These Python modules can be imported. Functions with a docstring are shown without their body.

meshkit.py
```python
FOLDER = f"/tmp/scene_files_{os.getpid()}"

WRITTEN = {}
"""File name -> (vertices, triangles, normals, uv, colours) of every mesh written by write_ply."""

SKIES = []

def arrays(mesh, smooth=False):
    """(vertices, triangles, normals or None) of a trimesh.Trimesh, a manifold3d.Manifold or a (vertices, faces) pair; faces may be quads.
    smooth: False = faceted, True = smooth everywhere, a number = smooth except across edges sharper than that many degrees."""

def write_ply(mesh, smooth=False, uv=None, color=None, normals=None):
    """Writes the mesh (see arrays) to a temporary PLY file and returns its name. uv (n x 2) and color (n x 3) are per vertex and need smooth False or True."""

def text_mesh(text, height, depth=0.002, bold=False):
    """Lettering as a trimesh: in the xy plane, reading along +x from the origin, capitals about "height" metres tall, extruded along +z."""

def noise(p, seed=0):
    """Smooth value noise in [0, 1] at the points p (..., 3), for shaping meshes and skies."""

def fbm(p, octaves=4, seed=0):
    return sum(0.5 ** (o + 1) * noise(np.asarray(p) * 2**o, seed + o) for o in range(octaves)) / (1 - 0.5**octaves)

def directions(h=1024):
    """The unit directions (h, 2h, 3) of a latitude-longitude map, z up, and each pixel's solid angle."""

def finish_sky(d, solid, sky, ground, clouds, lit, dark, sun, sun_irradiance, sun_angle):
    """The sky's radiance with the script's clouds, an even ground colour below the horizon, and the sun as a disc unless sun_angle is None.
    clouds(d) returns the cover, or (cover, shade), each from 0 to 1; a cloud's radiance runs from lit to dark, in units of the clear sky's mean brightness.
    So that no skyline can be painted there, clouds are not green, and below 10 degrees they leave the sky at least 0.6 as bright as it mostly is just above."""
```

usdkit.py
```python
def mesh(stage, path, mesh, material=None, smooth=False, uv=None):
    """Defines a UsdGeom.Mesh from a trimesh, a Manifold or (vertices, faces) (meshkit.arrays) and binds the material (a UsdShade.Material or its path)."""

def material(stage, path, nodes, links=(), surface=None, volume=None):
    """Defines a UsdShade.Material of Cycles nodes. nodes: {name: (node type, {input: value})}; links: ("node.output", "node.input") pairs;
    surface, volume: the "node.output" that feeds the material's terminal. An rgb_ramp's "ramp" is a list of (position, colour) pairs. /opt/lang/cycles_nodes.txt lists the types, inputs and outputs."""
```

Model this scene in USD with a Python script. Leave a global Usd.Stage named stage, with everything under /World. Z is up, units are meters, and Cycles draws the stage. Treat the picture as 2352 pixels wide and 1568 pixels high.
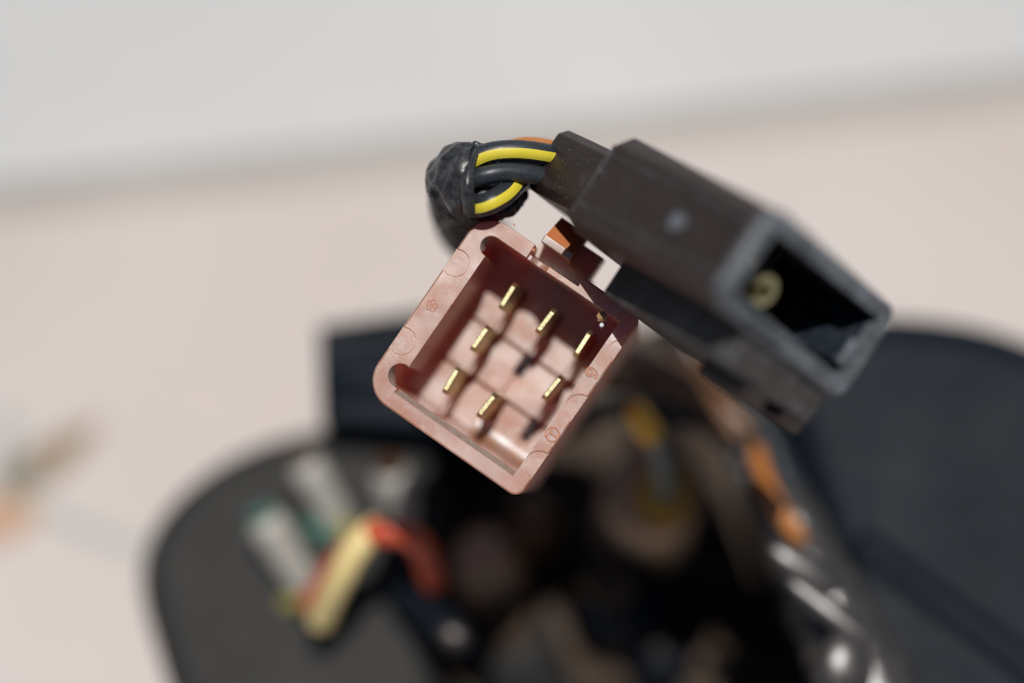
import math, random
import numpy as np, trimesh, manifold3d as m3, shapely
from shapely import geometry as sg, affinity
import meshkit, usdkit
from pxr import Usd, UsdGeom, UsdLux, UsdShade, Gf, Sdf

random.seed(7)
rng = np.random.default_rng(7)
stage = Usd.Stage.CreateInMemory()
UsdGeom.SetStageUpAxis(stage, "Z")
UsdGeom.SetStageMetersPerUnit(stage, 1.0)
UsdGeom.Xform.Define(stage, "/World")
stage.SetDefaultPrim(stage.GetPrimAtPath("/World"))
UsdGeom.Scope.Define(stage, "/World/Looks")

# ---------------------------------------------------------------- camera, sky, sun
PITCH = math.radians(70)
R = np.array([1.0, 0, 0])
U = np.array([0, math.sin(PITCH), math.cos(PITCH)])
B = np.array([0, -math.cos(PITCH), math.sin(PITCH)])
FOCUS, FLOOR = 0.2, 0.312
EYE = np.array([0, 0, FLOOR * math.sin(PITCH)])
cam = UsdGeom.Camera.Define(stage, "/World/camera")
M = np.eye(4); M[0, :3], M[1, :3], M[2, :3], M[3, :3] = R, U, B, EYE
cam.AddTransformOp().Set(Gf.Matrix4d(*M.ravel().tolist()))
cam.CreateFocalLengthAttr(60.0)
cam.CreateHorizontalApertureAttr(36.0)
cam.CreateVerticalApertureAttr(24.0)
cam.CreateFStopAttr(3.5)
cam.CreateFocusDistanceAttr(FOCUS)
cam.CreateClippingRangeAttr(Gf.Vec2f(0.01, 200))
cam.CreateExposureAttr(-0.38)

sun_cam = np.array([0.07, 0.46, 0.88]); sun_cam /= np.linalg.norm(sun_cam)
SUN = R * sun_cam[0] + U * sun_cam[1] + B * sun_cam[2]
elev, rot = math.asin(SUN[2]), math.atan2(SUN[0], SUN[1])
sun = UsdLux.DistantLight.Define(stage, "/World/sun")
sun.CreateIntensityAttr(1.25); sun.CreateAngleAttr(0.5); sun.CreateNormalizeAttr(True)
sun.CreateColorAttr(Gf.Vec3f(1.0, 0.965, 0.92))
z = SUN; x = np.cross([0, 1, 0], z); x /= np.linalg.norm(x); y = np.cross(z, x)
S = np.eye(4); S[0, :3], S[1, :3], S[2, :3] = x, y, z
sun.AddTransformOp().Set(Gf.Matrix4d(*S.ravel().tolist()))
usdkit.material(stage, "/World/Looks/sky", {
    "sky": ("sky_texture", {"sky_type": "single_scattering", "sun_disc": False, "sun_elevation": elev, "sun_rotation": rot, "aerosol_density": 0.25, "air_density": 0.7}),
    "bg": ("background_shader", {"strength": 0.05})}, [("sky.color", "bg.color")], surface="bg.background")
dome = UsdLux.DomeLight.Define(stage, "/World/sky")
UsdShade.MaterialBindingAPI.Apply(dome.GetPrim()).Bind(UsdShade.Material.Get(stage, "/World/Looks/sky"))

PX = 0.12 / 2352 / FOCUS


def cam_pt(u, v, z):
    """point seen at picture spot (u, v) of a 2352 x 1568 print, z metres along the lens axis"""
    return EYE + R * ((u - 1176) * PX * z) + U * ((784 - v) * PX * z) - B * z


HS = 0.9


def at_h(u, v, h):
    """point seen at (u, v) at the height h (times HS) above the floor"""
    h = h * HS
    d = cam_pt(u, v, 1.0) - EYE
    return EYE + d * ((h - EYE[2]) / d[2])


# ---------------------------------------------------------------- helpers
used = {}


def number(parent, name):
    k = used.get((parent, name), 0); used[(parent, name)] = k + 1
    return name if k == 0 else f"{name}_{k:03d}"


def tag(p, label=None, category=None, group=None, kind=None):
    for k, v in (("label", label), ("category", category), ("group", group), ("kind", kind)):
        if v: p.SetCustomDataByKey(k, v)
    return p


def thing(name, label=None, category=None, frame=None, group=None, kind=None):
    path = "/World/" + number("/World", name)
    x = UsdGeom.Xform.Define(stage, path)
    if frame is not None:
        x.AddTransformOp().Set(Gf.Matrix4d(*np.asarray(frame).ravel().tolist()))
    return tag(x.GetPrim(), label, category, group, kind)


def obj(name, mesh, mat, parent=None, smooth=35, label=None):
    pp = str(parent.GetPath()) if parent is not None else "/World"
    g = usdkit.mesh(stage, pp + "/" + number(pp, name), mesh, "/World/Looks/" + mat, smooth=smooth)
    return tag(g.GetPrim(), label)


def frame_of(ex, ey, ez, o):
    F = np.eye(4); F[0, :3], F[1, :3], F[2, :3], F[3, :3] = ex, ey, ez, o
    return F


def at_frame(o):
    return frame_of([1, 0, 0], [0, 1, 0], [0, 0, 1], o)


MM = 0.001


def tm(m, scale=MM):
    """manifold (mm) -> trimesh (m)"""
    k = m.to_mesh()
    return trimesh.Trimesh(np.array(k.vert_properties[:, :3]) * scale, np.array(k.tri_verts), process=False)


def box(x0, x1, y0, y1, z0, z1):
    return m3.Manifold.cube([x1 - x0, y1 - y0, z1 - z0]).translate([x0, y0, z0])


def rbox(x0, x1, y0, y1, z0, z1, r, seg=12):
    s = m3.Manifold.sphere(r, seg)
    return m3.Manifold.batch_hull([s.translate([x, y, z]) for x in (x0 + r, x1 - r) for y in (y0 + r, y1 - r) for z in (z0 + r, z1 - r)])


def ext(poly, z0, z1):
    out = m3.Manifold()
    for g in getattr(poly, "geoms", [poly]):
        rings = [np.array(g.exterior.coords)[:-1]] + [np.array(i.coords)[:-1] for i in g.interiors]
        out = out + m3.Manifold.extrude(m3.CrossSection([r_.tolist() for r_ in rings], m3.FillRule.EvenOdd), z1 - z0).translate([0, 0, z0])
    return out


def round_poly(pts, radii, n=10):
    """polygon with each corner rounded by its own radius"""
    pts = np.array(pts, float); out = []
    for i in range(len(pts)):
        p, a, b = pts[i], pts[i - 1], pts[(i + 1) % len(pts)]
        da, db = (a - p) / np.linalg.norm(a - p), (b - p) / np.linalg.norm(b - p)
        ang = math.acos(np.clip(da @ db, -1, 1)); r = radii[i]
        if r <= 0: out.append(p); continue
        t = r / math.tan(ang / 2); c = p + (da + db) / np.linalg.norm(da + db) * r / math.sin(ang / 2)
        q0, q1 = p + da * t - c, p + db * t - c
        a0, a1 = math.atan2(q0[1], q0[0]), math.atan2(q1[1], q1[0])
        d = (a1 - a0 + math.pi) % (2 * math.pi) - math.pi
        out += [c + r * np.array([math.cos(a0 + d * k / n), math.sin(a0 + d * k / n)]) for k in range(n + 1)]
    return sg.Polygon(out)


def hull_pts(*sets):
    return m3.Manifold.hull_points(np.vstack(sets))


def spline(pts, n=60):
    from scipy.interpolate import CubicSpline
    pts = np.array(pts, float)
    t = np.r_[0, np.cumsum(np.linalg.norm(np.diff(pts, axis=0), axis=1))]
    return CubicSpline(t, pts)(np.linspace(0, t[-1], n))


def frames(path, ref):
    """tangent, side, up at each point of the path; ref is the direction that 'up' leans to"""
    T = np.gradient(path, axis=0); T /= np.linalg.norm(T, axis=1, keepdims=True)
    side = np.cross(np.broadcast_to(ref, T.shape), T)
    side /= np.maximum(np.linalg.norm(side, axis=1, keepdims=True), 1e-9)
    return T, side, np.cross(T, side)


def tube(path, r, seg=18, ref=None, ang=None, caps=True, wob=None):
    """swept tube, or, with ang=(a0, a1) in degrees from ref, a strip of it"""
    ref = B if ref is None else ref
    path = np.asarray(path); n = len(path)
    r = np.broadcast_to(np.asarray(r, float), (n,))
    T, sd, up = frames(path, ref)
    if ang is None:
        th = np.linspace(0, 2 * np.pi, seg, endpoint=False); closed = True
    else:
        th = np.radians(np.linspace(ang[0], ang[1], seg)); closed = False
    rr = r[:, None] * np.ones((1, seg))
    if wob is not None: rr = rr * wob
    V = path[:, None] + rr[..., None] * (np.cos(th)[None, :, None] * up[:, None] + np.sin(th)[None, :, None] * sd[:, None])
    V = V.reshape(-1, 3); F = []
    last = seg if closed else seg - 1
    for i in range(n - 1):
        for j in range(last):
            a, b = i * seg + j, i * seg + (j + 1) % seg
            F += [[a, b, b + seg], [a, b + seg, a + seg]]
    if closed and caps:
        V = np.vstack([V, path[0], path[-1]]); c0, c1 = len(V) - 2, len(V) - 1
        for j in range(seg):
            F += [[c0, (j + 1) % seg, j], [c1, (n - 1) * seg + j, (n - 1) * seg + (j + 1) % seg]]
    m = trimesh.Trimesh(V, F, process=False); 
    if closed and caps: trimesh.repair.fix_normals(m)
    return m


def strip_solid(path, r, a0, a1, ref=None, thick=0.00006, seg=9):
    """a thin stripe lying on a tube"""
    o = tube(path, r + thick, seg, ref, (a0, a1)); 
    return o


def grains(parent, spots, name="dust_grains", mname="lint"):
    V, F = [], []
    o8 = np.array([[1, 0, 0], [-1, 0, 0], [0, 1, 0], [0, -1, 0], [0, 0, 1], [0, 0, -1]], float)
    f8 = np.array([[0, 2, 4], [2, 1, 4], [1, 3, 4], [3, 0, 4], [2, 0, 5], [1, 2, 5], [3, 1, 5], [0, 3, 5]])
    for x, y, z_, r_ in spots:
        q, _ = np.linalg.qr(rng.normal(size=(3, 3)))
        if np.linalg.det(q) < 0: q[:, 0] *= -1
        F += (f8 + len(V) ).tolist(); V += list((o8 * r_ * rng.uniform(0.5, 1.3, (1, 3))) @ q.T + [x, y, z_])
    p = obj(name, trimesh.Trimesh(np.array(V) * MM, F, process=False), mname, parent, smooth=False)
    tag(p, kind="stuff")


# ---------------------------------------------------------------- materials
def mat(name, nodes, links, surface="p.BSDF"):
    usdkit.material(stage, "/World/Looks/" + name, nodes, links, surface=surface)


def plastic(name, c1, c2, scale=150, rough=(0.35, 0.55), spec=0.5, dust=0.0, dust_col=(0.5, 0.48, 0.46), dust_scale=900, bump=0.15, bump_scale=2500, bump_dist=0.00005, sss=0.0, sss_r=(1, .3, .1), dust_lo=0.5, wave=0.0, wave_scale=220, wave_dist=0.0003, coat=0.0, coat_rough=0.4, coat_ior=1.5, coat_mix=None):
    n = {
        "tc": ("texture_coordinate", {}),
        "n1": ("noise_texture", {"scale": scale, "detail": 4.0, "roughness": 0.6}),
        "r1": ("rgb_ramp", {"ramp": [(0.3, c1), (0.7, c2)]}),
        "n2": ("noise_texture", {"scale": dust_scale, "detail": 5.0, "roughness": 0.65}),
        "md": ("map_range", {"from_min": dust_lo, "from_max": dust_lo + 0.25, "to_min": 0.0, "to_max": dust, "clamp": True}),
        "mx": ("mix_color", {"b": dust_col}),
        "n3": ("noise_texture", {"scale": scale * 3, "detail": 3.0}),
        "mr": ("map_range", {"from_min": 0.3, "from_max": 0.7, "to_min": rough[0], "to_max": rough[1], "clamp": True}),
        "n4": ("noise_texture", {"scale": bump_scale, "detail": 3.0, "roughness": 0.6}),
        "bp": ("bump", {"strength": bump, "distance": bump_dist}),
        "n5": ("noise_texture", {"scale": wave_scale, "detail": 2.0}),
        "b5": ("bump", {"strength": wave, "distance": wave_dist}),
        "p": ("principled_bsdf", {"coat_ior": coat_ior, "specular_ior_level": spec, "subsurface_weight": sss, "subsurface_scale": 0.001, "subsurface_radius": sss_r, "coat_weight": coat, "coat_roughness": coat_rough}),
    }
    l = [("tc.object", "n1.vector"), ("tc.object", "n2.vector"), ("tc.object", "n3.vector"), ("tc.object", "n4.vector"),
         ("n1.fac", "r1.fac"), ("n2.fac", "md.value"), ("md.result", "mx.fac"), ("r1.color", "mx.a"), ("mx.result", "p.base_color"),
         ("n3.fac", "mr.value"), ("mr.result", "p.roughness"), ("n4.fac", "bp.height"), ("bp.normal", "p.normal"), ("bp.normal", "p.coat_normal")]
    if coat_mix:
        n["mc"] = ("map_range", {"from_min": 0.42, "from_max": 0.58, "to_min": coat_mix[0], "to_max": coat_mix[1], "clamp": True})
        l += [("n1.fac", "mc.value"), ("mc.result", "p.coat_weight")]
    if wave:
        l += [("tc.object", "n5.vector"), ("n5.fac", "b5.height"), ("b5.normal", "bp.normal")]
    else:
        del n["n5"], n["b5"]
    mat(name, n, l)


# brown nylon: saturated brown; sun glare from gloss, partly painted as pink and pale dust
plastic("brown_plastic", (0.36, 0.105, 0.032), (0.33, 0.15, 0.10), scale=190, rough=(0.42, 0.62), spec=1.0, dust=0.55, dust_col=(0.62, 0.53, 0.53), dust_scale=420, dust_lo=0.53, bump=0.28, bump_scale=5200, bump_dist=0.00006, sss=0.45, sss_r=(1.6, 0.35, 0.08), coat=1.0, coat_rough=0.45, coat_ior=2.15, coat_mix=(0.55, 1.0), wave=0.5, wave_scale=70, wave_dist=0.0014)
plastic("brown_mark", (0.42, 0.13, 0.045), (0.47, 0.17, 0.07), scale=260, rough=(0.45, 0.6), spec=0.8, dust=0.1, bump=0.2, bump_scale=5000, sss=0.1)
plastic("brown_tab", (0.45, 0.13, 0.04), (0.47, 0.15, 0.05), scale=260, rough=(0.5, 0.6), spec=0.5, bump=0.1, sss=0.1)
plastic("dusty_chamfer", (0.30, 0.17, 0.12), (0.36, 0.30, 0.26), scale=900, rough=(0.45, 0.7), spec=0.8, dust=0.6, dust_col=(0.32, 0.31, 0.29), dust_scale=2500, dust_lo=0.42, bump=0.9, bump_scale=5000, bump_dist=0.0001)
plastic("black_plastic", (0.020, 0.012, 0.010), (0.026, 0.016, 0.014), scale=200, rough=(0.36, 0.5), spec=0.5, dust=0.12, dust_col=(0.25, 0.26, 0.28), dust_scale=500, dust_lo=0.55, bump=0.2, bump_scale=3000)
plastic("black_worn_sky", (0.022, 0.024, 0.027), (0.13, 0.15, 0.17), scale=420, rough=(0.4, 0.6), spec=0.6, dust=0.4, dust_col=(0.24, 0.27, 0.30), dust_scale=1200, dust_lo=0.45, bump=0.5, bump_scale=3000, bump_dist=0.0001)  # wear and dust, plus the bluish sky reflection put into the colour
plastic("black_dusty", (0.022, 0.017, 0.015), (0.05, 0.047, 0.046), scale=300, rough=(0.4, 0.55), spec=0.5, dust=0.35, dust_col=(0.2, 0.21, 0.22), dust_scale=700, dust_lo=0.48, bump=0.3, bump_scale=3000)
plastic("blue_black", (0.012, 0.017, 0.026), (0.018, 0.025, 0.036), scale=300, rough=(0.35, 0.5), dust=0.3, dust_col=(0.10, 0.12, 0.15), dust_scale=900, dust_lo=0.5, bump=0.2)  # bluish light inside the mouth is put into this colour
plastic("wire_black", (0.016, 0.020, 0.025), (0.030, 0.036, 0.044), scale=400, rough=(0.35, 0.5), spec=0.5, dust=0.5, dust_col=(0.3, 0.32, 0.33), dust_scale=4200, dust_lo=0.58, bump=0.15)
plastic("wire_yellow", (0.68, 0.55, 0.03), (0.74, 0.62, 0.06), scale=300, rough=(0.35, 0.5), dust=0.3, dust_col=(0.4, 0.38, 0.2), dust_scale=2500, dust_lo=0.58, bump=0.1)
plastic("wire_orange", (0.42, 0.15, 0.035), (0.48, 0.18, 0.04), rough=(0.35, 0.5), bump=0.1)
plastic("wire_pink", (0.5, 0.36, 0.34), (0.55, 0.42, 0.4), rough=(0.4, 0.5), bump=0.1)
plastic("wire_red", (0.50, 0.06, 0.025), (0.58, 0.10, 0.035), rough=(0.35, 0.5), bump=0.1)
plastic("wire_pale_yellow", (0.74, 0.56, 0.22), (0.80, 0.66, 0.32), rough=(0.4, 0.5), bump=0.1)
plastic("wire_olive", (0.30, 0.26, 0.05), (0.36, 0.30, 0.07), rough=(0.4, 0.5), bump=0.1)
plastic("wire_green", (0.03, 0.12, 0.09), (0.05, 0.16, 0.12), rough=(0.4, 0.5), bump=0.1)
plastic("wire_brown", (0.055, 0.024, 0.010), (0.085, 0.038, 0.014), rough=(0.35, 0.5), bump=0.1)
plastic("wire_rust", (0.085, 0.038, 0.015), (0.13, 0.058, 0.021), rough=(0.35, 0.5), bump=0.1)
plastic("wire_grey", (0.16, 0.17, 0.15), (0.2, 0.21, 0.19), rough=(0.4, 0.5), bump=0.1)
plastic("vinyl", (0.016, 0.017, 0.019), (0.026, 0.027, 0.03), scale=200, rough=(0.3, 0.5), spec=0.6, dust=0.4, dust_col=(0.14, 0.145, 0.15), dust_scale=1500, dust_lo=0.48, bump=0.3, bump_scale=900, bump_dist=0.0002)
plastic("tape", (0.022, 0.020, 0.019), (0.038, 0.034, 0.031), scale=200, rough=(0.28, 0.38), spec=0.7, dust=0.1, bump=0.2, bump_scale=200, bump_dist=0.0004)
plastic("cluster_grey", (0.022, 0.0215, 0.021), (0.029, 0.0285, 0.0275), scale=40, rough=(0.6, 0.7), spec=0.2, dust=0.15, dust_col=(0.1, 0.1, 0.09), dust_scale=120, bump=0.2, bump_scale=1500)
plastic("cluster_gloss", (0.0045, 0.0075, 0.0125), (0.006, 0.010, 0.016), scale=40, rough=(0.52, 0.6), spec=0.12, bump=0.1)
plastic("cluster_black", (0.046, 0.031, 0.021), (0.064, 0.045, 0.032), scale=60, rough=(0.55, 0.65), spec=0.12, bump=0.2)
plastic("socket_white", (0.36, 0.35, 0.315), (0.43, 0.42, 0.38), scale=80, rough=(0.4, 0.5), bump=0.1, sss=0.1)
plastic("socket_brown", (0.62, 0.36, 0.20), (0.70, 0.43, 0.26), scale=80, rough=(0.4, 0.5), bump=0.1)
plastic("ochre", (0.85, 0.42, 0.02), (0.90, 0.47, 0.03), scale=80, rough=(0.4, 0.5), bump=0.1)
plastic("crumb", (0.45, 0.22, 0.08), (0.55, 0.35, 0.18), scale=3000, rough=(0.5, 0.7), bump=0.6, bump_scale=6000, bump_dist=0.0001)
plastic("lint", (0.5, 0.52, 0.55), (0.7, 0.72, 0.75), scale=3000, rough=(0.5, 0.7))
mat("brass", {
    "tc": ("texture_coordinate", {}), "n": ("noise_texture", {"scale": 3500.0, "detail": 3.0}),
    "r": ("rgb_ramp", {"ramp": [(0.3, (0.52, 0.45, 0.22)), (0.7, (0.74, 0.70, 0.44))]}),
    "bp": ("bump", {"strength": 0.5, "distance": 0.00006}),
    "p": ("principled_bsdf", {"metallic": 1.0, "roughness": 0.42})},
    [("tc.object", "n.vector"), ("n.fac", "r.fac"), ("r.color", "p.base_color"), ("n.fac", "bp.height"), ("bp.normal", "p.normal")])


def stone(name, c1, c2, scale=9):
    mat(name, {
        "tc": ("texture_coordinate", {}),
        "n": ("noise_texture", {"scale": scale, "detail": 3.0, "roughness": 0.5}),
        "r": ("rgb_ramp", {"ramp": [(0.3, c1), (0.7, c2)]}),
        "n2": ("noise_texture", {"scale": 400.0, "detail": 4.0}),
        "bp": ("bump", {"strength": 0.15, "distance": 0.0003}),
        "p": ("principled_bsdf", {"roughness": 0.55, "specular_ior_level": 0.4})},
        [("tc.object", "n.vector"), ("tc.object", "n2.vector"), ("n.fac", "r.fac"), ("r.color", "p.base_color"), ("n2.fac", "bp.height"), ("bp.normal", "p.normal")])


stone("tile_pink", (0.46, 0.402, 0.37), (0.53, 0.476, 0.447))
stone("tile_grey", (0.455, 0.457, 0.455), (0.53, 0.53, 0.52))
stone("grout", (0.33, 0.295, 0.265), (0.37, 0.335, 0.30), 60)
stone("ground", (0.42, 0.40, 0.37), (0.5, 0.48, 0.45), 3)
for nm, c in (("print_tan", (0.24, 0.17, 0.105)), ("print_green", (0.13, 0.135, 0.095)), ("print_peach", (0.44, 0.27, 0.175)), ("print_grey", (0.33, 0.345, 0.325))):
    stone(nm, tuple(0.95 * k for k in c), tuple(1.05 * k for k in c), 60)

# ---------------------------------------------------------------- floor
paving = thing("paving", kind="structure")
gnd = trimesh.creation.box([60, 60, 0.02]); gnd.apply_translation([0, 0, -0.03])
obj("bed", gnd, "ground", paving, smooth=False)
# the joint runs from (0, 452) to (2352, 190) in the print
j0, j1 = at_h(0, 462, 0), at_h(2352, 205, 0)
jd = (j1 - j0)[:2]; jd /= np.linalg.norm(jd); jn = np.array([-jd[1], jd[0]])
jc = (j0 + j1)[:2] / 2


def slab(off0, off1, mname):
    q = [jc + jd * s * 0.9 + jn * o for o, s in ((off0, -1), (off0, 1), (off1, 1), (off1, -1))]
    full = np.array([[*p, 0] for p in q]); c = full.mean(0)
    pts = np.array([p + (c - p) / np.linalg.norm(c - p) * 0.0025 for p in full])
    s1 = np.array([[*p[:2], -0.0018] for p in full]); s0 = np.array([[*p[:2], -0.02] for p in full])
    h = m3.Manifold.hull_points(np.vstack([pts, s1, s0]))
    return obj("tile", tm(h, 1.0), mname, paving, smooth=False)


JW = 0.0055
slab(-JW / 2 - 1.2, -JW / 2, "tile_pink")
slab(JW / 2, JW / 2 + 1.2, "tile_grey")
q = [jc + jd * s + jn * o for o, s in ((-1.3, -1), (-1.3, 1), (1.3, 1), (1.3, -1))]
obj("joint_filling", tm(m3.Manifold.hull_points(np.array([[*p, zz] for p in q for zz in (-0.0195, -0.0016)])), 1.0), "grout", paving, smooth=False)


def flat(poly_px, mname, name, h):
    """a printed patch on the tile"""
    pts = np.array([at_h(u, v, 0)[:2] for u, v in poly_px])
    pg = sg.Polygon(pts).buffer(0)
    obj(name, tm(ext(pg, h - 0.00003, h), 1.0), mname, paving, smooth=False)


def leaf_px(a, b, w, n=14, tip=0.6):
    a, b = np.array(a, float), np.array(b, float); d = b - a; nrm = np.array([-d[1], d[0]]) / np.linalg.norm(d)
    t = np.linspace(0, 1, n); wd = w * np.sin(np.pi * t ** tip) ** 0.8
    return [tuple(a + d * k + nrm * s) for k, s in zip(t, wd)] + [tuple(a + d * k - nrm * s) for k, s in zip(t[::-1][1:-1], wd[::-1][1:-1])]


flat(leaf_px((40, 1108), (240, 965), 44), "print_tan", "printed_leaf", 0.0002)
flat(leaf_px((0, 1120), (85, 1060), 40), "print_green", "printed_calyx", 0.0003)
flat([(-80, 1130), (30, 1135), (95, 1160), (85, 1200), (20, 1245), (-80, 1265)], "print_peach", "printed_petal", 0.00025)
flat([(45, 1120), (160, 1185), (330, 1250), (480, 1280), (480, 1302), (330, 1280), (150, 1215), (60, 1160)], "print_grey", "printed_stalk", 0.00015)
flat([(-5, 940), (40, 945), (42, 1040), (20, 1075), (-5, 1080)], "print_grey", "printed_stalk", 0.0001)

# ---------------------------------------------------------------- brown connector (local mm: a, b across the rim, d deeper)
n_cam = np.array([-0.09, 0.065, 1.0]); n_cam /= np.linalg.norm(n_cam)
a_cam = np.array([0.823, -0.568, 0]); a_cam -= n_cam * (a_cam @ n_cam); a_cam /= np.linalg.norm(a_cam)
b_cam = np.cross(-n_cam, a_cam)
W3 = lambda c: R * c[0] + U * c[1] + B * c[2]
ea, eb, ed = W3(a_cam), W3(b_cam), -W3(n_cam)
WA, WB = 22.7, 25.6
o_brown = cam_pt(1150, 811, FOCUS) - (ea * WA / 2 + eb * WB / 2) * MM


def loc(u, v, d):
    """(a, b) in mm of the spot seen at (u, v) on the plane d mm behind the rim"""
    dr = cam_pt(u, v, 1.0) - EYE; o = o_brown + ed * d * MM
    p = EYE + dr * (((o - EYE) @ ed) / (dr @ ed)) - o
    return np.array([p @ ea, p @ eb]) / MM


brown = thing("brown_connector", "open brown nine-way plastic connector with brass blades facing the viewer", "connector", frame_of(ea, eb, ed, o_brown))
FL = 12.3
outer = round_poly([(0, 0), (WA, 0), (WA, WB), (0, WB)], [3.3, 1.3, 1.3, 3.6])


def ringpts(poly, d):
    c = np.array(poly.exterior.coords)[:-1]
    return np.c_[c, np.full(len(c), d)]


body = hull_pts(ringpts(outer.buffer(-0.22), 0), ringpts(outer.buffer(-0.07), 0.07), ringpts(outer, 0.25), ringpts(outer.buffer(-0.35), 24.5))
cav = sg.box(3.3, 1.85, 20.75, 23.15).union(sg.Point(3.25, 3.15).buffer(1.3)).union(sg.Point(3.05, 21.7).buffer(1.45)).union(sg.box(1.6, 21.7, 4, 23.15).intersection(sg.Point(3.05, 21.7).buffer(1.45).union(sg.box(3.05, 21, 5, 24))))
cav = cav.buffer(-0.12).buffer(0.12)
body = body - ext(cav, -1, FL)
body = body - hull_pts(*[ringpts(sg.box(3.4, 22.6, 20.6, WB - 2.45 + e), d) for e, d in ((0.75, -0.01), (0.0, 1.7))]) if False else body
body = body - ext(cav.buffer(0.06), -1, 0.05)
# dusty slope along the lower inner edge
slope = m3.Manifold.hull_points(np.array([[a, bb, d] for a in (3.6, 20.72) for bb, d in ((22.9, -0.02), (23.75, -0.02), (23.16, 1.6), (22.9, 1.6))]))
body = body - slope
# latch gap in the upper wall
body = body - box(7.4, 14.4, -1, 1.25, -1, 5.0) - box(7.4, 9.9, -1, 3, -1, 0.9) - m3.Manifold.cylinder(4, 1.3, 1.3, 24).rotate([90, 0, 0]).translate([9.0, 3.0, 0.3])
body = body - box(9.9, 12.0, 0.4, 3, -1, 0.35)
# ejector marks, shallow discs in the rim
for u, v, r in ((1046, 604, 1.72), (923, 783, 1.72), (1425, 808, 1.45), (1331, 939, 1.75), (1238, 1069, 1.75)):
    a, b = loc(u, v, 0)
    ring = sg.Point(a, b).buffer(r, 24)
    body = body - ext(ring, -1, 0.08) - ext(ring.difference(ring.buffer(-0.15)), -1, 0.22)
# floor grooves
tips = {(0, 0): (1169.6, 673.4), (0, 1): (1253.8, 734.5), (0, 2): (1333.8, 791.4), (1, 0): (1102.2, 778.7), (1, 2): (1270.7, 881.9), (2, 0): (1036.9, 877.7), (2, 1): (1119, 930.4)}
TIP = 3.2
L_ = np.array([[*k, *loc(*p, TIP)] for k, p in tips.items()])
A_ = np.c_[np.ones(len(L_)), L_[:, 0], L_[:, 1]]
ca, cb = np.linalg.lstsq(A_, L_[:, 2], rcond=None)[0], np.linalg.lstsq(A_, L_[:, 3], rcond=None)[0]
pin_at = lambda r, c: (ca[0] + ca[1] * r + ca[2] * c, cb[0] + cb[1] * r + cb[2] * c)
grooves = m3.Manifold()
for r in range(3):
    a0, b0 = pin_at(r, 0); a1, b1 = pin_at(r, 2)
    if r: grooves = grooves + box(3.4, 20.7, (b0 + b1) / 2 - 1.75, (b0 + b1) / 2 - 1.25, FL - 0.1, FL + 1.2)
    for c in range(3):
        a, b = pin_at(r, c)
        grooves = grooves + box(a - 0.32, a + 0.32, b - 0.4, min(b + 4.6, 23.0), FL - 0.1, FL + 1.0)
        grooves = grooves + box(a - 0.75, a + 0.95, b - 1.75, b + 1.5, FL - 0.1, FL + 2.2)
grooves = grooves + box(3.4, 20.7, 22.75, 23.1, FL - 0.1, FL + 0.6)
body = body - grooves
obj("housing", tm(body), "brown_plastic", brown, smooth=25)
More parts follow.
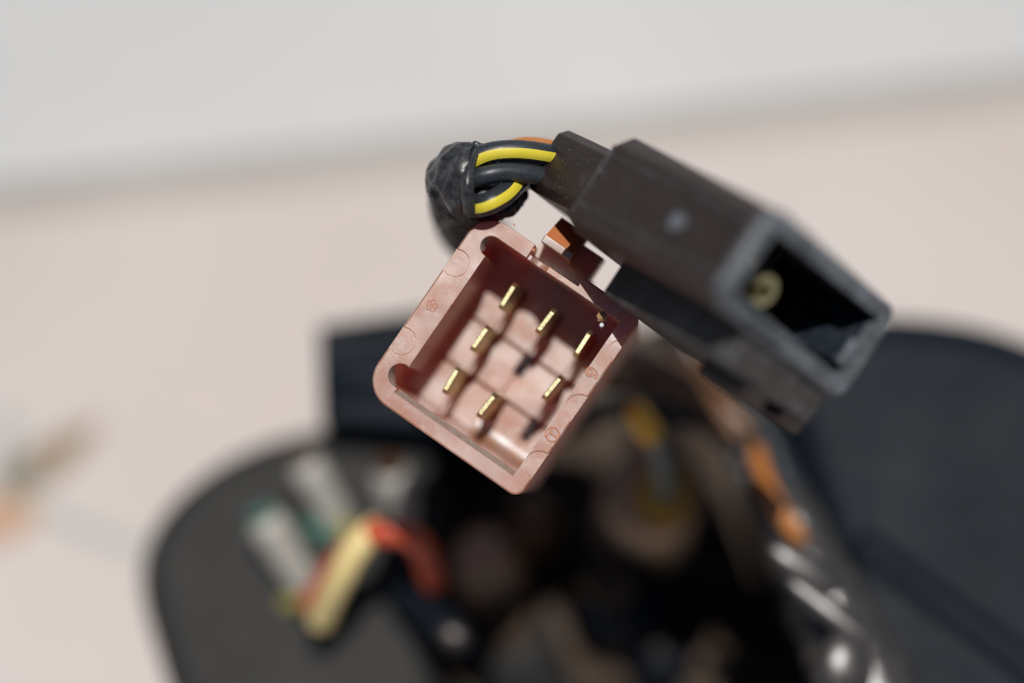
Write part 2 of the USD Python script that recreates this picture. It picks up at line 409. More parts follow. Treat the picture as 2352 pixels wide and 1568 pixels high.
# dusty skin of the slope, and the smooth fillet at the foot of the lower wall
obj("inner_slope", tm(m3.Manifold.hull_points(np.array([[a, bb, d] for a in (3.65, 20.6) for bb, d in ((23.66, 0.05), (23.2, 1.45), (23.75, 0.1), (23.3, 1.6))]))), "dusty_chamfer", brown, smooth=False, label="dusty grey sloping inner edge of the rim")
arc = [(23.2, FL - 2.2)] + [(23.16 - 2.0 * (1 - math.cos(t)), FL - 2.0 * (1 - math.sin(t))) for t in np.linspace(0, math.pi / 2, 10)] + [(23.2, FL + 0.02)]
fil = ext(sg.Polygon(arc), 0, 7.9).rotate([90, 0, 90]).translate([12.4, 0, 0])
obj("foot_fillet", tm(fil), "brown_plastic", brown, smooth=40)

def crescent(cx, cy, r, a0, a1, w=0.42, dd=2.6):
    V, F = [], []
    for k, t in enumerate(np.linspace(math.radians(a0), math.radians(a1), 16)):
        f = math.sin(math.pi * k / 15) ** 0.5
        for q in range(5):
            rr = r + 0.01 - w * f * q / 4; V.append([(cx + rr * math.cos(t)) * MM, (cy + rr * math.sin(t)) * MM, (0.06 + dd * f * (q / 4) ** 1.3) * MM])
    for k in range(15):
        for q in range(4):
            a = k * 5 + q; F += [[a, a + 5, a + 6], [a, a + 6, a + 1]]
    obj("inner_slope", trimesh.Trimesh(V, F, process=False), "dusty_chamfer", brown, smooth=True, label="dusty grey crescent inside the round corner recess")


crescent(3.05, 21.7, 1.45, 80, 205)
crescent(3.25, 3.15, 1.3, 120, 215)
# brass blades
for r in range(3):
    for c in range(3):
        a, b = pin_at(r, c)
        if (r, c) in ((1, 1), (2, 2)):
            hole = box(a - 0.28, a + 0.28, b - 1.45, b + 1.25, FL + 0.3, FL + 2.0)  # black block stands in for the shade inside the slot
            obj("slot_shade_fill", tm(hole), "cluster_gloss", brown, smooth=False, label="black filling for the shade in an empty slot without a blade")
            continue
        lean = rng.uniform(-0.12, 0.12)
        w, h = 0.34, 1.8
        sec = lambda ww, hh, d, o=0: np.array([[a + o + sx * ww, b + sy * hh, d] for sx in (-1, 1) for sy in (-1, 1)])
        blade = m3.Manifold.hull_points(np.vstack([sec(w * 0.65, h * 0.72, TIP, lean), sec(w, h * 0.84, TIP + 0.35, lean), sec(w, h, TIP + 0.9, lean * 0.9), sec(w, h, FL + 1.9)]))
        # rolled seam along the wide side
        blade = blade.translate([-a, -b, -FL]).rotate([rng.uniform(-1.2, 1.2), rng.uniform(-1.5, 1.5), rng.uniform(-5, 5)]).translate([a, b, FL])
        blade = blade - box(a + lean + 0.24, a + lean + 1, b - 0.9, b - 0.55, TIP + 0.8, FL)
        obj("contact_blade", tm(blade), "brass", brown, smooth=25)


# latch: sunlit wedge, shaded block and root plate on the outer side of the upper wall
def prism_bd(pts, a0, a1):
    return ext(sg.Polygon(pts), 0, a1 - a0).rotate([90, 0, 90]).translate([a0, 0, 0])


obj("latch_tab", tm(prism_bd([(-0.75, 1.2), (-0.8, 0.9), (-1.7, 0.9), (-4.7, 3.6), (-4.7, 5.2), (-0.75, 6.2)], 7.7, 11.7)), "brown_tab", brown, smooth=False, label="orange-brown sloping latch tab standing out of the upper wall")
obj("latch_tab_front", tm(rbox(7.66, 11.74, -1.72, -0.72, 0.45, 1.6, 0.15, 10)), "brown_plastic", brown, smooth=30, label="pale sunlit front edge of the latch tab")
obj("latch_block", tm(prism_bd([(-0.1, 2.6), (-3.4, 3.4), (-3.6, 8), (-0.1, 8)], 11.75, 14.6)), "brown_plastic", brown, smooth=False)
obj("latch_root", tm(box(7.3, 14.6, -0.74, 0.9, 4.4, 16)), "brown_plastic", brown, smooth=False)


# raised marks on the rim
def stroke(pts, w):
    return sg.LineString(pts).buffer(w / 2, 8)


def mark(name, poly, u, v, s, up, hgt=0.10, mname="brown_mark"):
    """poly drawn with y up; 'up' is the letter's up direction in (a, b)"""
    a, b = loc(u, v, 0); up = np.array(up, float); rt = np.array([up[1] * -1, up[0]]) * -1
    rt = np.array([-up[1], up[0]])
    p = affinity.affine_transform(poly, [rt[0] * s, up[0] * s, rt[1] * s, up[1] * s, a, b])
    obj(name, tm(ext(p, -hgt, 0.02)), mname, brown, smooth=20)


def ring(r, w, cx=0, cy=0):
    return sg.Point(cx, cy).buffer(r, 20).difference(sg.Point(cx, cy).buffer(r - w, 20))


tee = ring(1.0, 0.17).union(stroke([(-0.62, 0.42), (0.62, 0.42)], 0.17)).union(stroke([(0, 0.42), (0, -0.82)], 0.17))
t9 = np.linspace(0, math.pi, 16)
nine_fill = sg.Point(0, 0.42).buffer(0.66, 20).union(sg.LineString([(0.46, 0.42)] + [(0.46 - 0.62 + 0.62 * math.cos(k), 0.35 - 0.95 * math.sin(k)) for k in np.linspace(0, 1.5, 10)]).buffer(0.24))
nine = nine_fill.difference(nine_fill.buffer(-0.17)).union(ring(0.38, 0.16, 0, 0.42))
mark("letter_emblem", tee, 1268.5, 997, 0.88, (-1, 0))
mark("digit_nine", nine, 1362, 858, 0.92, (-1, 0))
ros = sg.Point(0, 0).buffer(0.62)
for k in range(5):
    t = 2 * math.pi * k / 5 + 0.5
    ros = ros.union(sg.Point(0.62 * math.cos(t), 0.62 * math.sin(t)).buffer(0.36))
ros = ros.difference(sg.box(-0.14, -0.14, 0.14, 0.14))
mark("rosette", ros.difference(ros.buffer(-0.14)).union(ring(0.34, 0.1)).union(ring(0.30, 0.1)), 992, 701, 0.78, (0, -1), 0.07)


def blob(name, u, v, d, r, mname, parent, locf=loc, seed=0):
    a, b = locf(u, v, d)
    s = trimesh.creation.icosphere(3, 1.0)
    k = 0.6 + 0.8 * meshkit.fbm(s.vertices * 1.8 + 7 * seed, 3, seed)
    s.vertices *= (r * k)[:, None]; s.vertices += [a, b, d]; s.vertices *= MM
    return obj(name, s, mname, parent, smooth=True)


blob("plastic_crumb", 1382, 727, 0.5, 0.62, "crumb", brown, seed=1)
blob("lint_speck", 1382, 747, 0.6, 0.27, "lint", brown, seed=2)
for k, (u, v, r) in enumerate(((1181, 516, 0.10), (1078, 524, 0.08), (1225, 575, 0.22))):
    blob("flash_burr", u, v, 0.1, r, "brown_mark", brown, seed=3 + k)

# ---------------------------------------------------------------- black connector (local mm e1, e2, e3)
TH = math.radians(50.2)
e1c = np.array([-0.552, -0.834, 0]); e1c /= np.linalg.norm(e1c)
wc = np.array([0.834, -0.552, 0]); wc /= np.linalg.norm(wc); bk = np.array([0, 0, 1.0])
e3c = wc * math.cos(TH) + bk * math.sin(TH); e2c = wc * math.sin(TH) - bk * math.cos(TH)
e1, e2, e3 = W3(e1c), W3(e2c), W3(e3c)
H, D, L = 11.6, 25.0, 27.0
o_black = cam_pt(1443, 319, 0.191) - e3 * 1.6 * MM
black = thing("black_connector", "black plastic connector with open dusty end lying above the brown one", "connector", frame_of(e1, e2, e3, o_black))


def loc_black(u, v, t):
    dr = cam_pt(u, v, 1.0) - EYE; o = o_black + e3 * t * MM
    p = EYE + dr * (((o - EYE) @ e3) / (dr @ e3)) - o
    return np.array([p @ e1, p @ e2]) / MM


sec = round_poly([(0, 1.7), (1.6, 0), (H - 1.6, 0), (H, 1.7), (H, D), (0, D)], [1.0, 1.0, 1.0, 1.0, 1.8, 1.8], 6)
sec_in = sec.buffer(-0.35)
sec_b = round_poly([(-0.9, 1.8), (1.2, 0), (H - 1.1, 0), (H + 0.2, 1.8), (H + 0.2, D), (-0.9, D)], [1.2, 1.2, 1.2, 1.2, 1.8, 1.8], 6)
shell = hull_pts(ringpts(sec_b.buffer(-0.35), 0), ringpts(sec_b, 0.35), ringpts(sec, L - 1.3))
hole = round_poly([(1.9, 1.9), (H - 2.0, 1.9), (H - 2.0, D - 2.1), (1.9, D - 2.1)], [0.5] * 4, 5)
shell = shell - ext(hole, 9, L + 1)
obj("housing", tm(shell), "black_plastic", black, smooth=30)
rim_sec = sec.buffer(0.12)
rim = hull_pts(ringpts(sec, L - 1.3), ringpts(rim_sec, L - 0.9), ringpts(rim_sec, L - 0.45), ringpts(sec.buffer(-0.35), L)) - ext(hole, L - 3, L + 1) - box(H - 1.15, H - 0.65, 4.5, 12.5, L - 1.6, L + 1)
obj("open_rim", tm(rim), "black_worn_sky", black, smooth=30, label="worn dusty rim of the open end with sky sheen in its grey")
obj("key_block", tm(rbox(5.2, H - 3.0, D - 3.7, D - 2.0, 12, L - 0.5, 0.4)), "blue_black", black, smooth=30)
obj("key_block_edge", tm(rbox(5.25, H - 3.05, D - 3.65, D - 2.05, L - 1.3, L - 0.1, 0.4)), "black_worn_sky", black, smooth=30)
obj("step_edge", tm(rbox(1.2, H - 1.1, -0.10, 0.3, 0.05, 0.5, 0.12, 8)), "black_dusty", black, smooth=30)
for e_ in (3.2, 6.4):
    obj("chamber_divider", tm(box(2.0, H - 2.1, 5.2 + e_ * 2.4, 5.7 + e_ * 2.4, 9.2, L - 9)), "black_plastic", black, smooth=False)
# two mould lines along the viewer-facing side
for x0 in (2.5, H - 2.6):
    obj("mould_line", tm(rbox(x0 - 0.2, x0 + 0.2, -0.14, 0.25, 0.3, L - 2.0, 0.13, 8)), "black_dusty", black, smooth=30)
c = loc_black(1593, 533, 16)
obj("mould_dot", tm(m3.Manifold.cylinder(0.25, 1.1, 1.0, 24).rotate([90, 0, 0]).translate([6.0, 0.05, 16.0])), "black_worn_sky", black, smooth=30)
# narrower rear part that takes the wires
rsec = round_poly([(1.4, 2.6), (2.5, 1.5), (8.7, 1.5), (9.8, 2.6), (9.8, D - 3), (1.4, D - 3)], [0.6, 0.6, 0.6, 0.6, 1, 1], 5)
rear = hull_pts(ringpts(rsec.buffer(-0.3), -12.0), ringpts(rsec, -11.7), ringpts(rsec, 0.2)) - ext(rsec.buffer(-1.3), -14, -3)
obj("rear_collar", tm(rear), "black_plastic", black, smooth=30)
# latch arm along the lower side, further from the viewer
arm = rbox(H - 0.3, H + 4.2, 8.0, D - 1.0, 3.0, L - 1.2, 0.5)
obj("latch_arm", tm(arm), "black_dusty", black, smooth=30)
obj("latch_lug", tm(rbox(H + 3.0, H + 6.2, 13.5, 17.0, L - 10, L - 1.6, 0.6)), "black_plastic", black, smooth=30)
obj("latch_lug", tm(rbox(H + 2.2, H + 5.8, D - 4.4, D - 0.6, L - 10, L - 1.8, 0.6)), "black_plastic", black, smooth=30)


# brass barrels seen through the opening
def barrel(u, v, t, r, ln):
    x, y = loc_black(u, v, t)
    th = np.linspace(math.radians(-30), math.radians(270), 26)
    po = [(x + r * math.cos(k), y + r * math.sin(k)) for k in th]; pi_ = [(x + (r - 0.75) * math.cos(k), y + (r - 0.75) * math.sin(k)) for k in th[::-1]]
    m = ext(sg.Polygon(po + pi_), t - ln, t)
    obj("contact_barrel", tm(m), "brass", black, smooth=35)


barrel(1757, 668, L - 4.5, 1.75, 7)
barrel(1716, 612, L - 8, 1.4, 4)
obj("mouth_blue_light", tm(box(H - 2.09, H - 1.95, 2.2, D - 2.4, 10, L - 1.4)), "blue_black", black, smooth=False)  # thin plates added to paint the bluish light on the mouth walls
obj("mouth_blue_light", tm(box(2.2, H - 2.2, D - 2.2, D - 2.05, 10, L - 1.4)), "blue_black", black, smooth=False)

# ---------------------------------------------------------------- wires into the black connector
def wire(name, label, pts, r, mname, stripe=None, n=70, cat="wire", group=None, ref=None):
    p = spline([cam_pt(*q) for q in pts], n)
    t = thing(name, label, cat, at_frame(p[0]), group)
    rel = p - p[0]
    obj("insulation", tube(rel, r, 20, ref), mname, t, smooth=True)
    for a0, a1, m_, nm in stripe or []:
        obj(nm, strip_solid(rel, r, a0, a1, ref), m_, t, smooth=True)
    T_, sd_, up_ = frames(rel, B)
    sp_ = [tuple((rel[k] + (r + 0.00003) * (math.cos(q) * up_[k] + math.sin(q) * sd_[k])) * 1000) + (rng.uniform(0.012, 0.032),) for k, q in zip(rng.integers(8, n - 18, 90), rng.uniform(-1.4, 1.4, 90))]
    grains(t, sp_)
    return t


wire("striped_wire", "black wire with broad yellow stripe arching from the tape into the black connector", [(1030, 440, .206), (1056, 400, .203), (1081, 372, .2005), (1118, 354, .200), (1161, 347, .200), (1210, 348, .2005), (1252, 354, .2015), (1300, 368, .2055), (1340, 385, .210)], 0.00128, "wire_black", [(-46, 8, "wire_yellow", "yellow_stripe"), ])
wire("plain_wire", "plain black wire just under the striped arching one", [(1010, 470, .205), (1050, 436, .2015), (1085, 413, .1995), (1120, 402, .199), (1165, 396, .1995), (1215, 400, .2005), (1260, 408, .203), (1310, 425, .208)], 0.00112, "wire_black")
wire("orange_wire", "orange wire peeping out above the yellow striped wire", [(1120, 372, .2045), (1160, 346, .2045), (1205, 334, .204), (1250, 337, .2045), (1300, 350, .207), (1340, 365, .212)], 0.0010, "wire_orange")
wire("pink_wire", "thin pale pink wire showing between the black wires at the connector", [(1130, 388, .2035), (1180, 376, .2022), (1230, 378, .2022), (1290, 392, .206)], 0.0006, "wire_pink")
wire("striped_wire", "black wire with yellow stripe looping down under the plain wire", [(1066, 462, .2075), (1074, 470, .2045), (1092, 474, .2005), (1120, 468, .1985), (1152, 452, .1992), (1178, 430, .2015), (1200, 414, .2045), (1235, 408, .207), (1290, 415, .210)], 0.00135, "wire_black", [(-40, 8, "wire_yellow", "yellow_stripe")])

# tape-wrapped sleeve that the wires come out of
def bones(joints, r, edge=0.35, noise=0.5, freq=0.55, seed=0, cut=None, smooth=6):
    """one skin round a chain of (u, v, z) joints, crumpled like tape; mm about the first joint"""
    P = [cam_pt(*q) for q in joints]; o = P[0]; m = m3.Manifold()
    rr = np.broadcast_to(r, (len(P),))
    S_ = [m3.Manifold.sphere(float(k), 28).translate(((p - o) * 1000).tolist()) for p, k in zip(P, rr)]
    for a, b in zip(S_[:-1], S_[1:]): m = m + m3.Manifold.batch_hull([a, b])
    if cut is not None: m = m.trim_by_plane(cut[0].tolist(), float(cut[1] @ cut[0]))
    t = tm(m.refine_to_length(edge))
    trimesh.smoothing.filter_taubin(t, iterations=smooth)
    v = t.vertices * 1000
    k = np.abs(meshkit.fbm(v * freq + 31 + seed, 2, seed) - 0.5) * 2
    t.vertices = t.vertices + t.vertex_normals * ((0.25 - k) * noise * MM)[:, None]
    return t, o


cutp = cam_pt(1080, 412, .2015)
skin, so = bones([(1078, 413, .2015), (1066, 416, .2035), (1064, 440, .209), (1066, 478, .216), (1078, 520, .226), (1150, 590, .236), (1260, 660, .244), (1340, 740, .248)], np.array([4.3, 4.3, 4.0, 4.0, 4.0, 3.8, 3.6, 3.6]), edge=0.35, noise=1.9, freq=0.32, seed=3, smooth=2,
                 cut=(-(R * 0.96 - U * 0.10 + B * 0.12), (cutp - cam_pt(1078, 413, .2015)) * 1000))
sl = thing("tape_sleeve", "black taped sleeve end around the striped wires left of the connectors", "tape sleeve", at_frame(so))
obj("wrap", skin, "vinyl", sl, smooth=28)


def band(pts, w, name, n=36, amp=0.0003):
    """a bent strip of tape along a curve, w metres wide across the picture"""
    c = spline([cam_pt(*q) for q in pts], n); V, F = [], []
    for i, p in enumerate(c):
        ww = w * (0.8 + 0.4 * meshkit.noise(np.array([i * 0.35, 2.0, 1.0])))
        for s_ in np.linspace(-1, 1, 7):
            V.append(p - so + (R * 0.97 + U * 0.12) * ww * s_ / 2 - B * (abs(s_) ** 2.2) * ww * 0.42)
    for i in range(n - 1):
        for k in range(6):
            a = i * 7 + k; F += [[a, a + 1, a + 8], [a, a + 8, a + 7]]
    obj(name, trimesh.Trimesh(V, F, process=False), "vinyl", sl, smooth=True)


band([(1098, 330, .2008), (1086, 352, .1985), (1076, 388, .1966), (1073, 428, .1960), (1076, 466, .1968), (1086, 500, .1988)], 0.00145, "tape_lip")
knot, ko = bones([(1096, 336, .2005), (1092, 332, .2005), (1104, 337, .2012)], np.array([0.45, 0.4, 0.35]), edge=0.15, noise=0.3, freq=2.0, seed=5)
knot.apply_translation(ko - so); obj("tape_knot", knot, "vinyl", sl, smooth=50)
fl, fo = bones([(1088, 488, .2030), (1125, 488, .2030), (1165, 474, .2035), (1190, 450, .2045), (1196, 425, .206)], np.array([1.1, 1.15, 1.25, 1.1, 0.6]), edge=0.2, noise=0.9, freq=1.1, seed=8)
fl.apply_translation(fo - so); obj("tape_flap", fl, "vinyl", sl, smooth=50)
fl, fo = bones([(1070, 450, .2065), (1110, 450, .2065), (1150, 445, .2070), (1180, 440, .208)], np.array([1.6, 1.7, 1.6, 1.2]), edge=0.25, noise=0.7, freq=0.8, seed=11)
fl.apply_translation(fo - so); obj("tape_fold", fl, "vinyl", sl, smooth=50)

# ---------------------------------------------------------------- instrument cluster lying on the floor
base = at_h(1200, 1250, 0)
cl = thing("instrument_cluster", "dark grey plastic back of an instrument panel lying on the floor under the connectors", "instrument panel", at_frame([*base[:2], 0]))


def plan(px, h):
    return sg.Polygon([tuple((at_h(u, v, h) - base)[:2] / MM) for u, v in px]).buffer(0)


def solid(poly, h0, h1, r, n=5):
    """upright block with rounded top edge (mm)"""
    parts = []
    steps = [(h0, 0), (h1 - r, 0)] + [(h1 - r + r * math.sin(t), r * (1 - math.cos(t))) for t in np.linspace(0, math.pi / 2, n + 1)[1:]]
    m = m3.Manifold()
    for (z0, i0), (z1, i1) in zip(steps[:-1], steps[1:]):
        pa, pb = poly.buffer(-i0), poly.buffer(-i1)
        m = m + (ext(pa, z0, z1) if i0 == i1 else ext(poly.buffer(-(i0 + i1) / 2), z0, z1))
    return m


def dome(poly, h0, h1, r, n=14):
    """as solid but lofted by rings that keep the vertex count"""
    h0, h1 = h0 * HS, h1 * HS
    c = np.array(poly.exterior.coords)[:-1]
    if not poly.exterior.is_ccw: c = c[::-1]
    k = len(c); e = np.roll(c, -1, 0) - np.roll(c, 1, 0); nr = np.c_[e[:, 1], -e[:, 0]]; nr /= np.linalg.norm(nr, axis=1, keepdims=True)
    levels = [(h0, 0.0), (h1 - r, 0.0)] + [(h1 - r + r * math.sin(t), r * (1 - math.cos(t))) for t in np.linspace(0, math.pi / 2, n)[1:]]
    V = np.vstack([np.c_[c - nr * i, np.full(k, z)] for z, i in levels])
    F = []
    for q in range(len(levels) - 1):
        for j in range(k):
            a, b = q * k + j, q * k + (j + 1) % k
            F += [[a, b, b + k], [a, b + k, a + k]]
    top = sg.Polygon(V[-k:, :2]).buffer(0)
    tv, tf = trimesh.creation.triangulate_polygon(sg.Polygon(V[-k:, :2]), engine="earcut")
    off = len(V); V = np.vstack([V, np.c_[tv, np.full(len(tv), h1)]]); F += (np.array(tf) + off).tolist()
    return trimesh.Trimesh(V * MM, F, process=False)


def smooth_poly(px, h, n=120):
    pts = np.array([(at_h(u, v, h) - base)[:2] / MM for u, v in px])
    p = spline(np.vstack([pts, pts[:1]]), n + 1)[:-1]
    return sg.Polygon(p)


def capsule(p0, p1, r0, r1=None, n=24):
    r1 = r0 if r1 is None else r1
    s0, s1 = m3.Manifold.sphere(r0, n).translate((p0 * 1000).tolist()), m3.Manifold.sphere(r1, n).translate((p1 * 1000).tolist())
    return tm(m3.Manifold.batch_hull([s0, s1]))


deck = smooth_poly([(830, 980), (900, 860), (1150, 790), (1400, 740), (1700, 730), (1950, 800), (2050, 1100), (2050, 1500), (2050, 1800), (1300, 1830), (900, 1820), (860, 1400)], 0.02, 100)
obj("middle_deck", dome(deck, 0.3, 20, 3, 6), "cluster_black", cl, smooth=50)
left = smooth_poly([(742, 968), (635, 992), (525, 1035), (430, 1098), (345, 1195), (312, 1290), (318, 1378), (350, 1490), (400, 1620), (560, 1740), (800, 1800), (960, 1760), (1010, 1560), (1000, 1380), (1020, 1200), (1010, 1020), (930, 920)], 0.042)
obj("left_pod", dome(left, 0.3, 42, 5), "cluster_grey", cl, smooth=50)
right = smooth_poly([(1850, 735), (1980, 700), (2100, 700), (2230, 715), (2352, 748), (2500, 830), (2650, 1050), (2700, 1350), (2620, 1650), (2350, 1800), (2050, 1760), (1940, 1500), (1850, 1150), (1790, 850)], 0.060)
obj("right_pod", dome(right, 0.3, 60, 7), "cluster_gloss", cl, smooth=50)
rib = spline([at_h(u, v, 0.0578) for u, v in [(1960, 1240), (2100, 1350), (2250, 1460), (2420, 1590)]], 20) - np.array([*base[:2], 0])
obj("pod_rib", tube(rib, 0.0032, 16), "cluster_gloss", cl, smooth=True)
# ribs and bosses of the low middle deck
for u0, v0, u1, v1, r_ in ((1080, 1500, 1420, 1560, 2.2), (1250, 1240, 1700, 1330, 2.0), (1150, 1600, 1700, 1500, 2.4)):
    p0, p1 = at_h(u0, v0, .022) - np.array([*base[:2], 0]), at_h(u1, v1, .022) - np.array([*base[:2], 0])
    obj("deck_rib", capsule(p0, p1, r_), "cluster_black", cl, smooth=40)
# lug at the upper left with a rolled front
lug = plan([(728, 742), (1000, 700), (1130, 760), (1130, 960), (1000, 990), (735, 968)], 0.054)
obj("mounting_lug", dome(lug.buffer(1).buffer(-2).buffer(1), 20, 54, 2, 6), "cluster_gloss", cl, smooth=40)
roll = np.array([at_h(742, 888, 0.0525), at_h(1000, 862, 0.0525)]) - np.array([*base[:2], 0])
obj("lug_roll", tube(np.linspace(roll[0], roll[1], 4), 0.0036, 20), "cluster_gloss", cl, smooth=True)


def socket(u0, v0, h0, u1, v1, h1, r0, r1, mname, tipm, label):
    p0, p1 = at_h(u0, v0, h0), at_h(u1, v1, h1)
    t = thing("bulb_socket", label, "bulb socket", at_frame(p1))
    obj("boot", capsule(p0 - p1, p1 - p1, r0, r1), mname, t, smooth=50)
    d = (p0 - p1) / np.linalg.norm(p0 - p1)
    obj("cap", tube(np.array([p0 - p1 + d * r0 * MM * 0.55, p0 - p1 + d * (r0 * 1.15) * MM]), r0 * 0.62 * MM, 20), tipm, t, smooth=30)
    return t


socket(712, 1085, .050, 772, 1190, .044, 2.9, 2.4, "socket_white", "wire_brown", "pale grey bulb socket nearest the lug on the left of the instrument panel")
socket(903, 1105, .050, 916, 1165, .045, 3.1, 3.0, "socket_white", "wire_brown", "bright white bulb socket behind the red wire")
socket(622, 1215, .050, 690, 1325, .044, 3.0, 2.6, "socket_white", "wire_green", "greenish white bulb socket, leftmost on the instrument panel")
socket(1430, 1375, .032, 1470, 1440, .022, 7.4, 8.0, "cluster_gloss", "cluster_black", "broad dark drum-like socket below the ochre collar")
socket(1190, 1500, .032, 1230, 1600, .022, 6.5, 7.0, "cluster_grey", "cluster_black", "dull dark grey socket at the bottom edge, left of the glossy domed one")
socket(1215, 1190, .040, 1235, 1225, .028, 3.6, 4.2, "wire_rust", "wire_rust", "small rust-brown socket added for an amber glow just under the lowest corner of the brown connector")  # added to give this shaded spot its warm glow
socket(1110, 1290, .036, 1130, 1330, .022, 5.2, 5.4, "socket_brown", "socket_brown", "round brown bulb socket right of the red wire")
gl1 = socket(1035, 1455, .056, 930, 1360, .048, 2.9, 2.6, "cluster_gloss", "cluster_gloss", "glossy black bulb socket with a bright tip below the red wire")
gl2 = socket(1515, 1500, .028, 1500, 1540, .016, 5.4, 6.0, "cluster_gloss", "cluster_gloss", "glossy black domed socket at the bottom centre of the picture")
# large holder with the ochre collar
hp = at_h(1505, 1120, .052)
ho = thing("bulb_holder", "large pale brown bulb holder with ochre collar below the black connector", "bulb holder", at_frame(hp))
obj("disc", tm(m3.Manifold.cylinder(30, 7.6, 7.2, 36).translate([0, 0, -30])), "socket_brown", ho, smooth=30)
obj("collar", tm(m3.Manifold.cylinder(1.6, 4.3, 4.0, 30).translate([1.4, -1.2, 0]) - m3.Manifold.cylinder(4, 2.0, 2.0, 24).translate([1.3, 0.6, -1])), "ochre", ho, smooth=30)


def hwire(name, label, pts, r, mname, n=50, group=None, cat="wire", stripe=None):
    p = spline([at_h(*q) for q in pts], n)
    t = thing(name, label, cat, at_frame(p[0]), group)
    obj("insulation", tube(p - p[0], r * 0.85, 16), mname, t, smooth=True)
    return t


hwire("holder_wire", "grey wire with yellow end rising from the ochre collar", [(1530, 1130, .054), (1525, 1080, .062), (1505, 1010, .072), (1488, 975, .076)], 0.0019, "wire_grey")
t = thing("wire_terminal", "yellow terminal sleeve on the grey wire of the bulb holder", "terminal", at_frame(at_h(1490, 985, .076)))
obj("sleeve", capsule(at_h(1490, 990, .076) - at_h(1490, 985, .076), at_h(1462, 945, .079) - at_h(1490, 985, .076), 1.9, 1.7), "ochre", t, smooth=40)
hwire("pale_yellow_wire", "thick pale yellow wire rising to meet the red wire", [(735, 1425, .054), (760, 1370, .060), (795, 1300, .066), (825, 1250, .068), (850, 1225, .068), (880, 1215, .064)], 0.0023, "wire_pale_yellow")
hwire("red_wire", "red wire arching beside the pale yellow wire", [(715, 1385, .050), (765, 1310, .058), (815, 1250, .065), (870, 1222, .069), (925, 1225, .069), (970, 1262, .065), (1000, 1335, .056)], 0.0022, "wire_red")
hwire("olive_wire", "olive yellow wire joining the leftmost socket's boot to the yellow wire", [(650, 1390, .040), (690, 1375, .043), (745, 1345, .044), (800, 1250, .046), (790, 1200, .045)], 0.0014, "wire_olive")
hwire("green_wire", "dark green wire between the two left sockets", [(700, 1215, .043), (740, 1215, .044), (770, 1240, .043), (755, 1290, .040)], 0.0016, "wire_green")

for k, (mname, lab, pts) in enumerate((
    ("wire_rust", "dark brown wire leaving behind the brown connector, nearest its right corner", [(1290, 800, .224), (1400, 810, .234), (1500, 835, .240), (1600, 900, .243), (1690, 1010, .243)]),
    ("wire_rust", "brown wire in the shade between the brown connector and the harness", [(1270, 850, .224), (1390, 870, .237), (1500, 880, .243), (1620, 920, .244), (1720, 1000, .243)]),
    ("wire_black", "black wire curving away behind the right edge of the brown connector", [(1250, 900, .224), (1370, 940, .240), (1480, 930, .248), (1600, 960, .248), (1700, 1070, .246)]),
    ("wire_rust", "brown wire crossing above the bulb holder's yellow terminal", [(1240, 930, .224), (1340, 970, .246), (1450, 900, .254), (1570, 850, .252), (1660, 900, .246)]))):
    p = spline([cam_pt(*q) for q in pts], 50)
    t = thing("shaded_wire", lab, "wire", at_frame(p[0]))
    obj("insulation", tube(p - p[0], 0.0017, 14), mname, t, smooth=True)

# wiring harness running down to the right
hb = [(1560, 720, .060), (1630, 830, .060), (1700, 960, .060), (1770, 1110, .061), (1840, 1260, .062), (1910, 1410, .063), (1985, 1560, .063), (2070, 1740, .063)]
hp_ = spline([at_h(*q) for q in hb], 90)
har = thing("wiring_harness", "tape-wrapped bundle of dark wires running down from the black connector", "wiring harness", at_frame(hp_[0]))
rel = hp_ - hp_[0]
T, sd, up = frames(rel, B)
cols = ["wire_black", "wire_brown", "wire_black", "wire_black", "wire_brown", "wire_black", "wire_black"]
for k, cname in enumerate(cols):
    ph = 2 * math.pi * k / 6; rad = 0.0 if k == 6 else 0.0030
    tw = ph + np.linspace(0, 2.2, 90)
    q = rel + rad * (np.cos(tw)[:, None] * sd + np.sin(tw)[:, None] * up)
    obj("core_wire", tube(q, 0.0015, 12), cname, har, smooth=True)
i0 = 40
ptsw = np.stack([np.cos(np.linspace(0, 2 * np.pi, 40, endpoint=False))[None] * np.ones((50, 1)) * 1.2, np.sin(np.linspace(0, 2 * np.pi, 40, endpoint=False))[None] * np.ones((50, 1)) * 1.2, np.linspace(0, 10, 50)[:, None] * np.ones((1, 40))], -1)
obj("tape_wrap", tube(rel[i0:], np.linspace(0.0045, 0.0075, 50), 40, wob=0.88 + 0.24 * meshkit.fbm(ptsw, 3, 9)), "tape", har, smooth=True)
# tape folds added as ellipsoids, turned to mirror the sun as glints
HV = SUN / np.linalg.norm(SUN) + B; HV /= np.linalg.norm(HV)


def glint_fold(u, v, h, ln, wd, deg, tilt, parent, o, name="tape_fold", mname="tape"):
    nrm = HV + R * tilt[0] + U * tilt[1]; nrm /= np.linalg.norm(nrm)
    ax = R * math.cos(math.radians(deg)) - U * math.sin(math.radians(deg)); ax -= nrm * (ax @ nrm); ax /= np.linalg.norm(ax); ay = np.cross(nrm, ax)
    m = trimesh.creation.icosphere(4); m.vertices *= np.array([ln / 2, wd / 2, 0.17 * wd + 0.25]) * MM
    m.apply_transform(np.r_[np.c_[np.c_[ax, ay, nrm], at_h(u, v, h) - o], [[0, 0, 0, 1]]])
    obj(name, m, mname, parent, smooth=40)


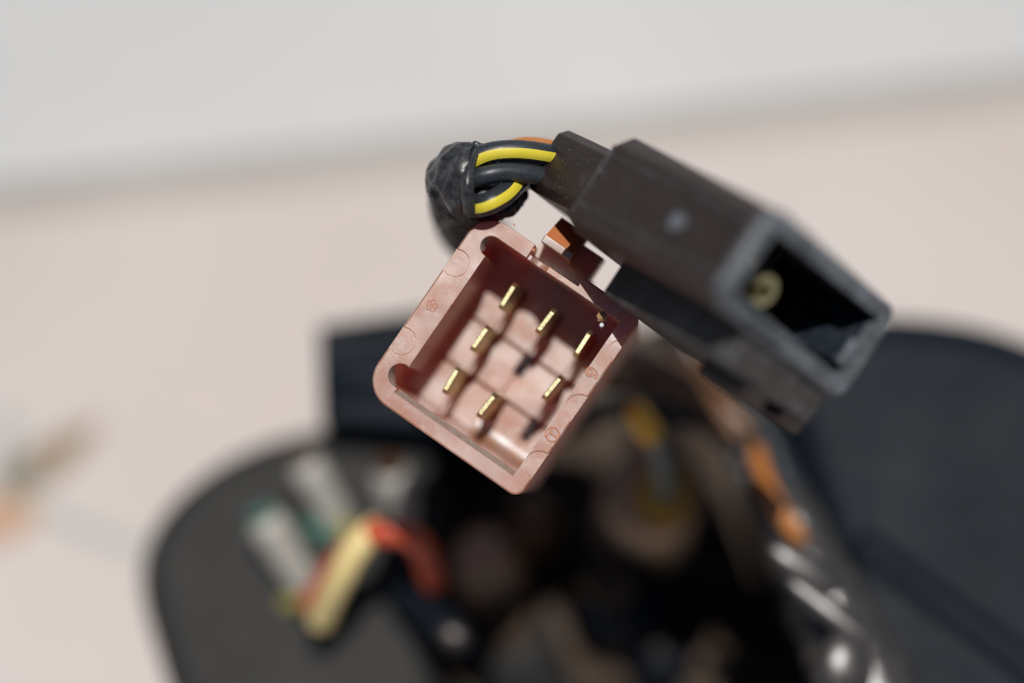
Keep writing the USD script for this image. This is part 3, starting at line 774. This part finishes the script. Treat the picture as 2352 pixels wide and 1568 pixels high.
for u, v, h, ln, wd, deg, tl in ((1845, 1305, .0765, 11, 4.0, 35, (0.03, 0.0)), (1905, 1402, .0770, 14, 3.2, 40, (-0.02, 0.06)), (1935, 1535, .0770, 8, 10, 12, (0.03, -0.03))):
    glint_fold(u, v, h, ln, wd, deg, tl, har, hp_[0])
hwire("orange_wire", "orange wire bowing out of the harness below the black connector", [(1610, 850, .058), (1690, 940, .060), (1735, 1040, .064), (1765, 1120, .068), (1800, 1185, .069), (1850, 1250, .062)], 0.0015, "wire_orange")

for par, u, v, h, oo in ((gl1, 1040, 1458, .0605, at_h(930, 1360, .048)), (gl2, 1520, 1482, .0355, at_h(1500, 1540, .016))):
    glint_fold(u, v, h, 4.4, 3.4, 20, (0.0, 0.03), par, oo, "glint_tip", "black_plastic")  # ellipsoid added to catch the sun as a highlight on the socket

# loose dust: tiny bright grains lying on the in-focus plastics
sp_ = []
while len(sp_) < 420:
    a, b = rng.uniform(0.2, WA - 0.2), rng.uniform(0.2, WB - 0.2)
    p_ = sg.Point(a, b)
    if outer.buffer(-0.1).contains(p_) and not cav.contains(p_) and not (7.2 < a < 14.6 and b < 2.2):
        near = min(cav.distance(p_), outer.exterior.distance(p_))
        if rng.random() < 0.35 + 0.65 * math.exp(-near / 0.25): sp_.append((a, b, -0.01, rng.uniform(0.018, 0.05)))
grains(brown, sp_)
sp_ = [(rng.uniform(0.8, H - 1), 0.0, rng.uniform(0.5, L - 2), rng.uniform(0.03, 0.075)) for _ in range(70)]
sp_ += [(rng.uniform(2.6, 9), 1.5, rng.uniform(-11.5, -0.3), rng.uniform(0.02, 0.05)) for _ in range(70)]
sp_ += [(rng.uniform(H, H + 4), 8.0, rng.uniform(4, L - 2), rng.uniform(0.03, 0.07)) for _ in range(40)]
while len(sp_) < 300:
    p_ = sg.Point(rng.uniform(0, H), rng.uniform(0, D))
    if sec.buffer(-0.4).contains(p_) and not hole.contains(p_): sp_.append((p_.x, p_.y, L, rng.uniform(0.03, 0.085)))
sp_ += [(H - 2.0, rng.uniform(3, D - 5), rng.uniform(12, L - 1), rng.uniform(0.03, 0.08)) for _ in range(40)]
grains(black, sp_)
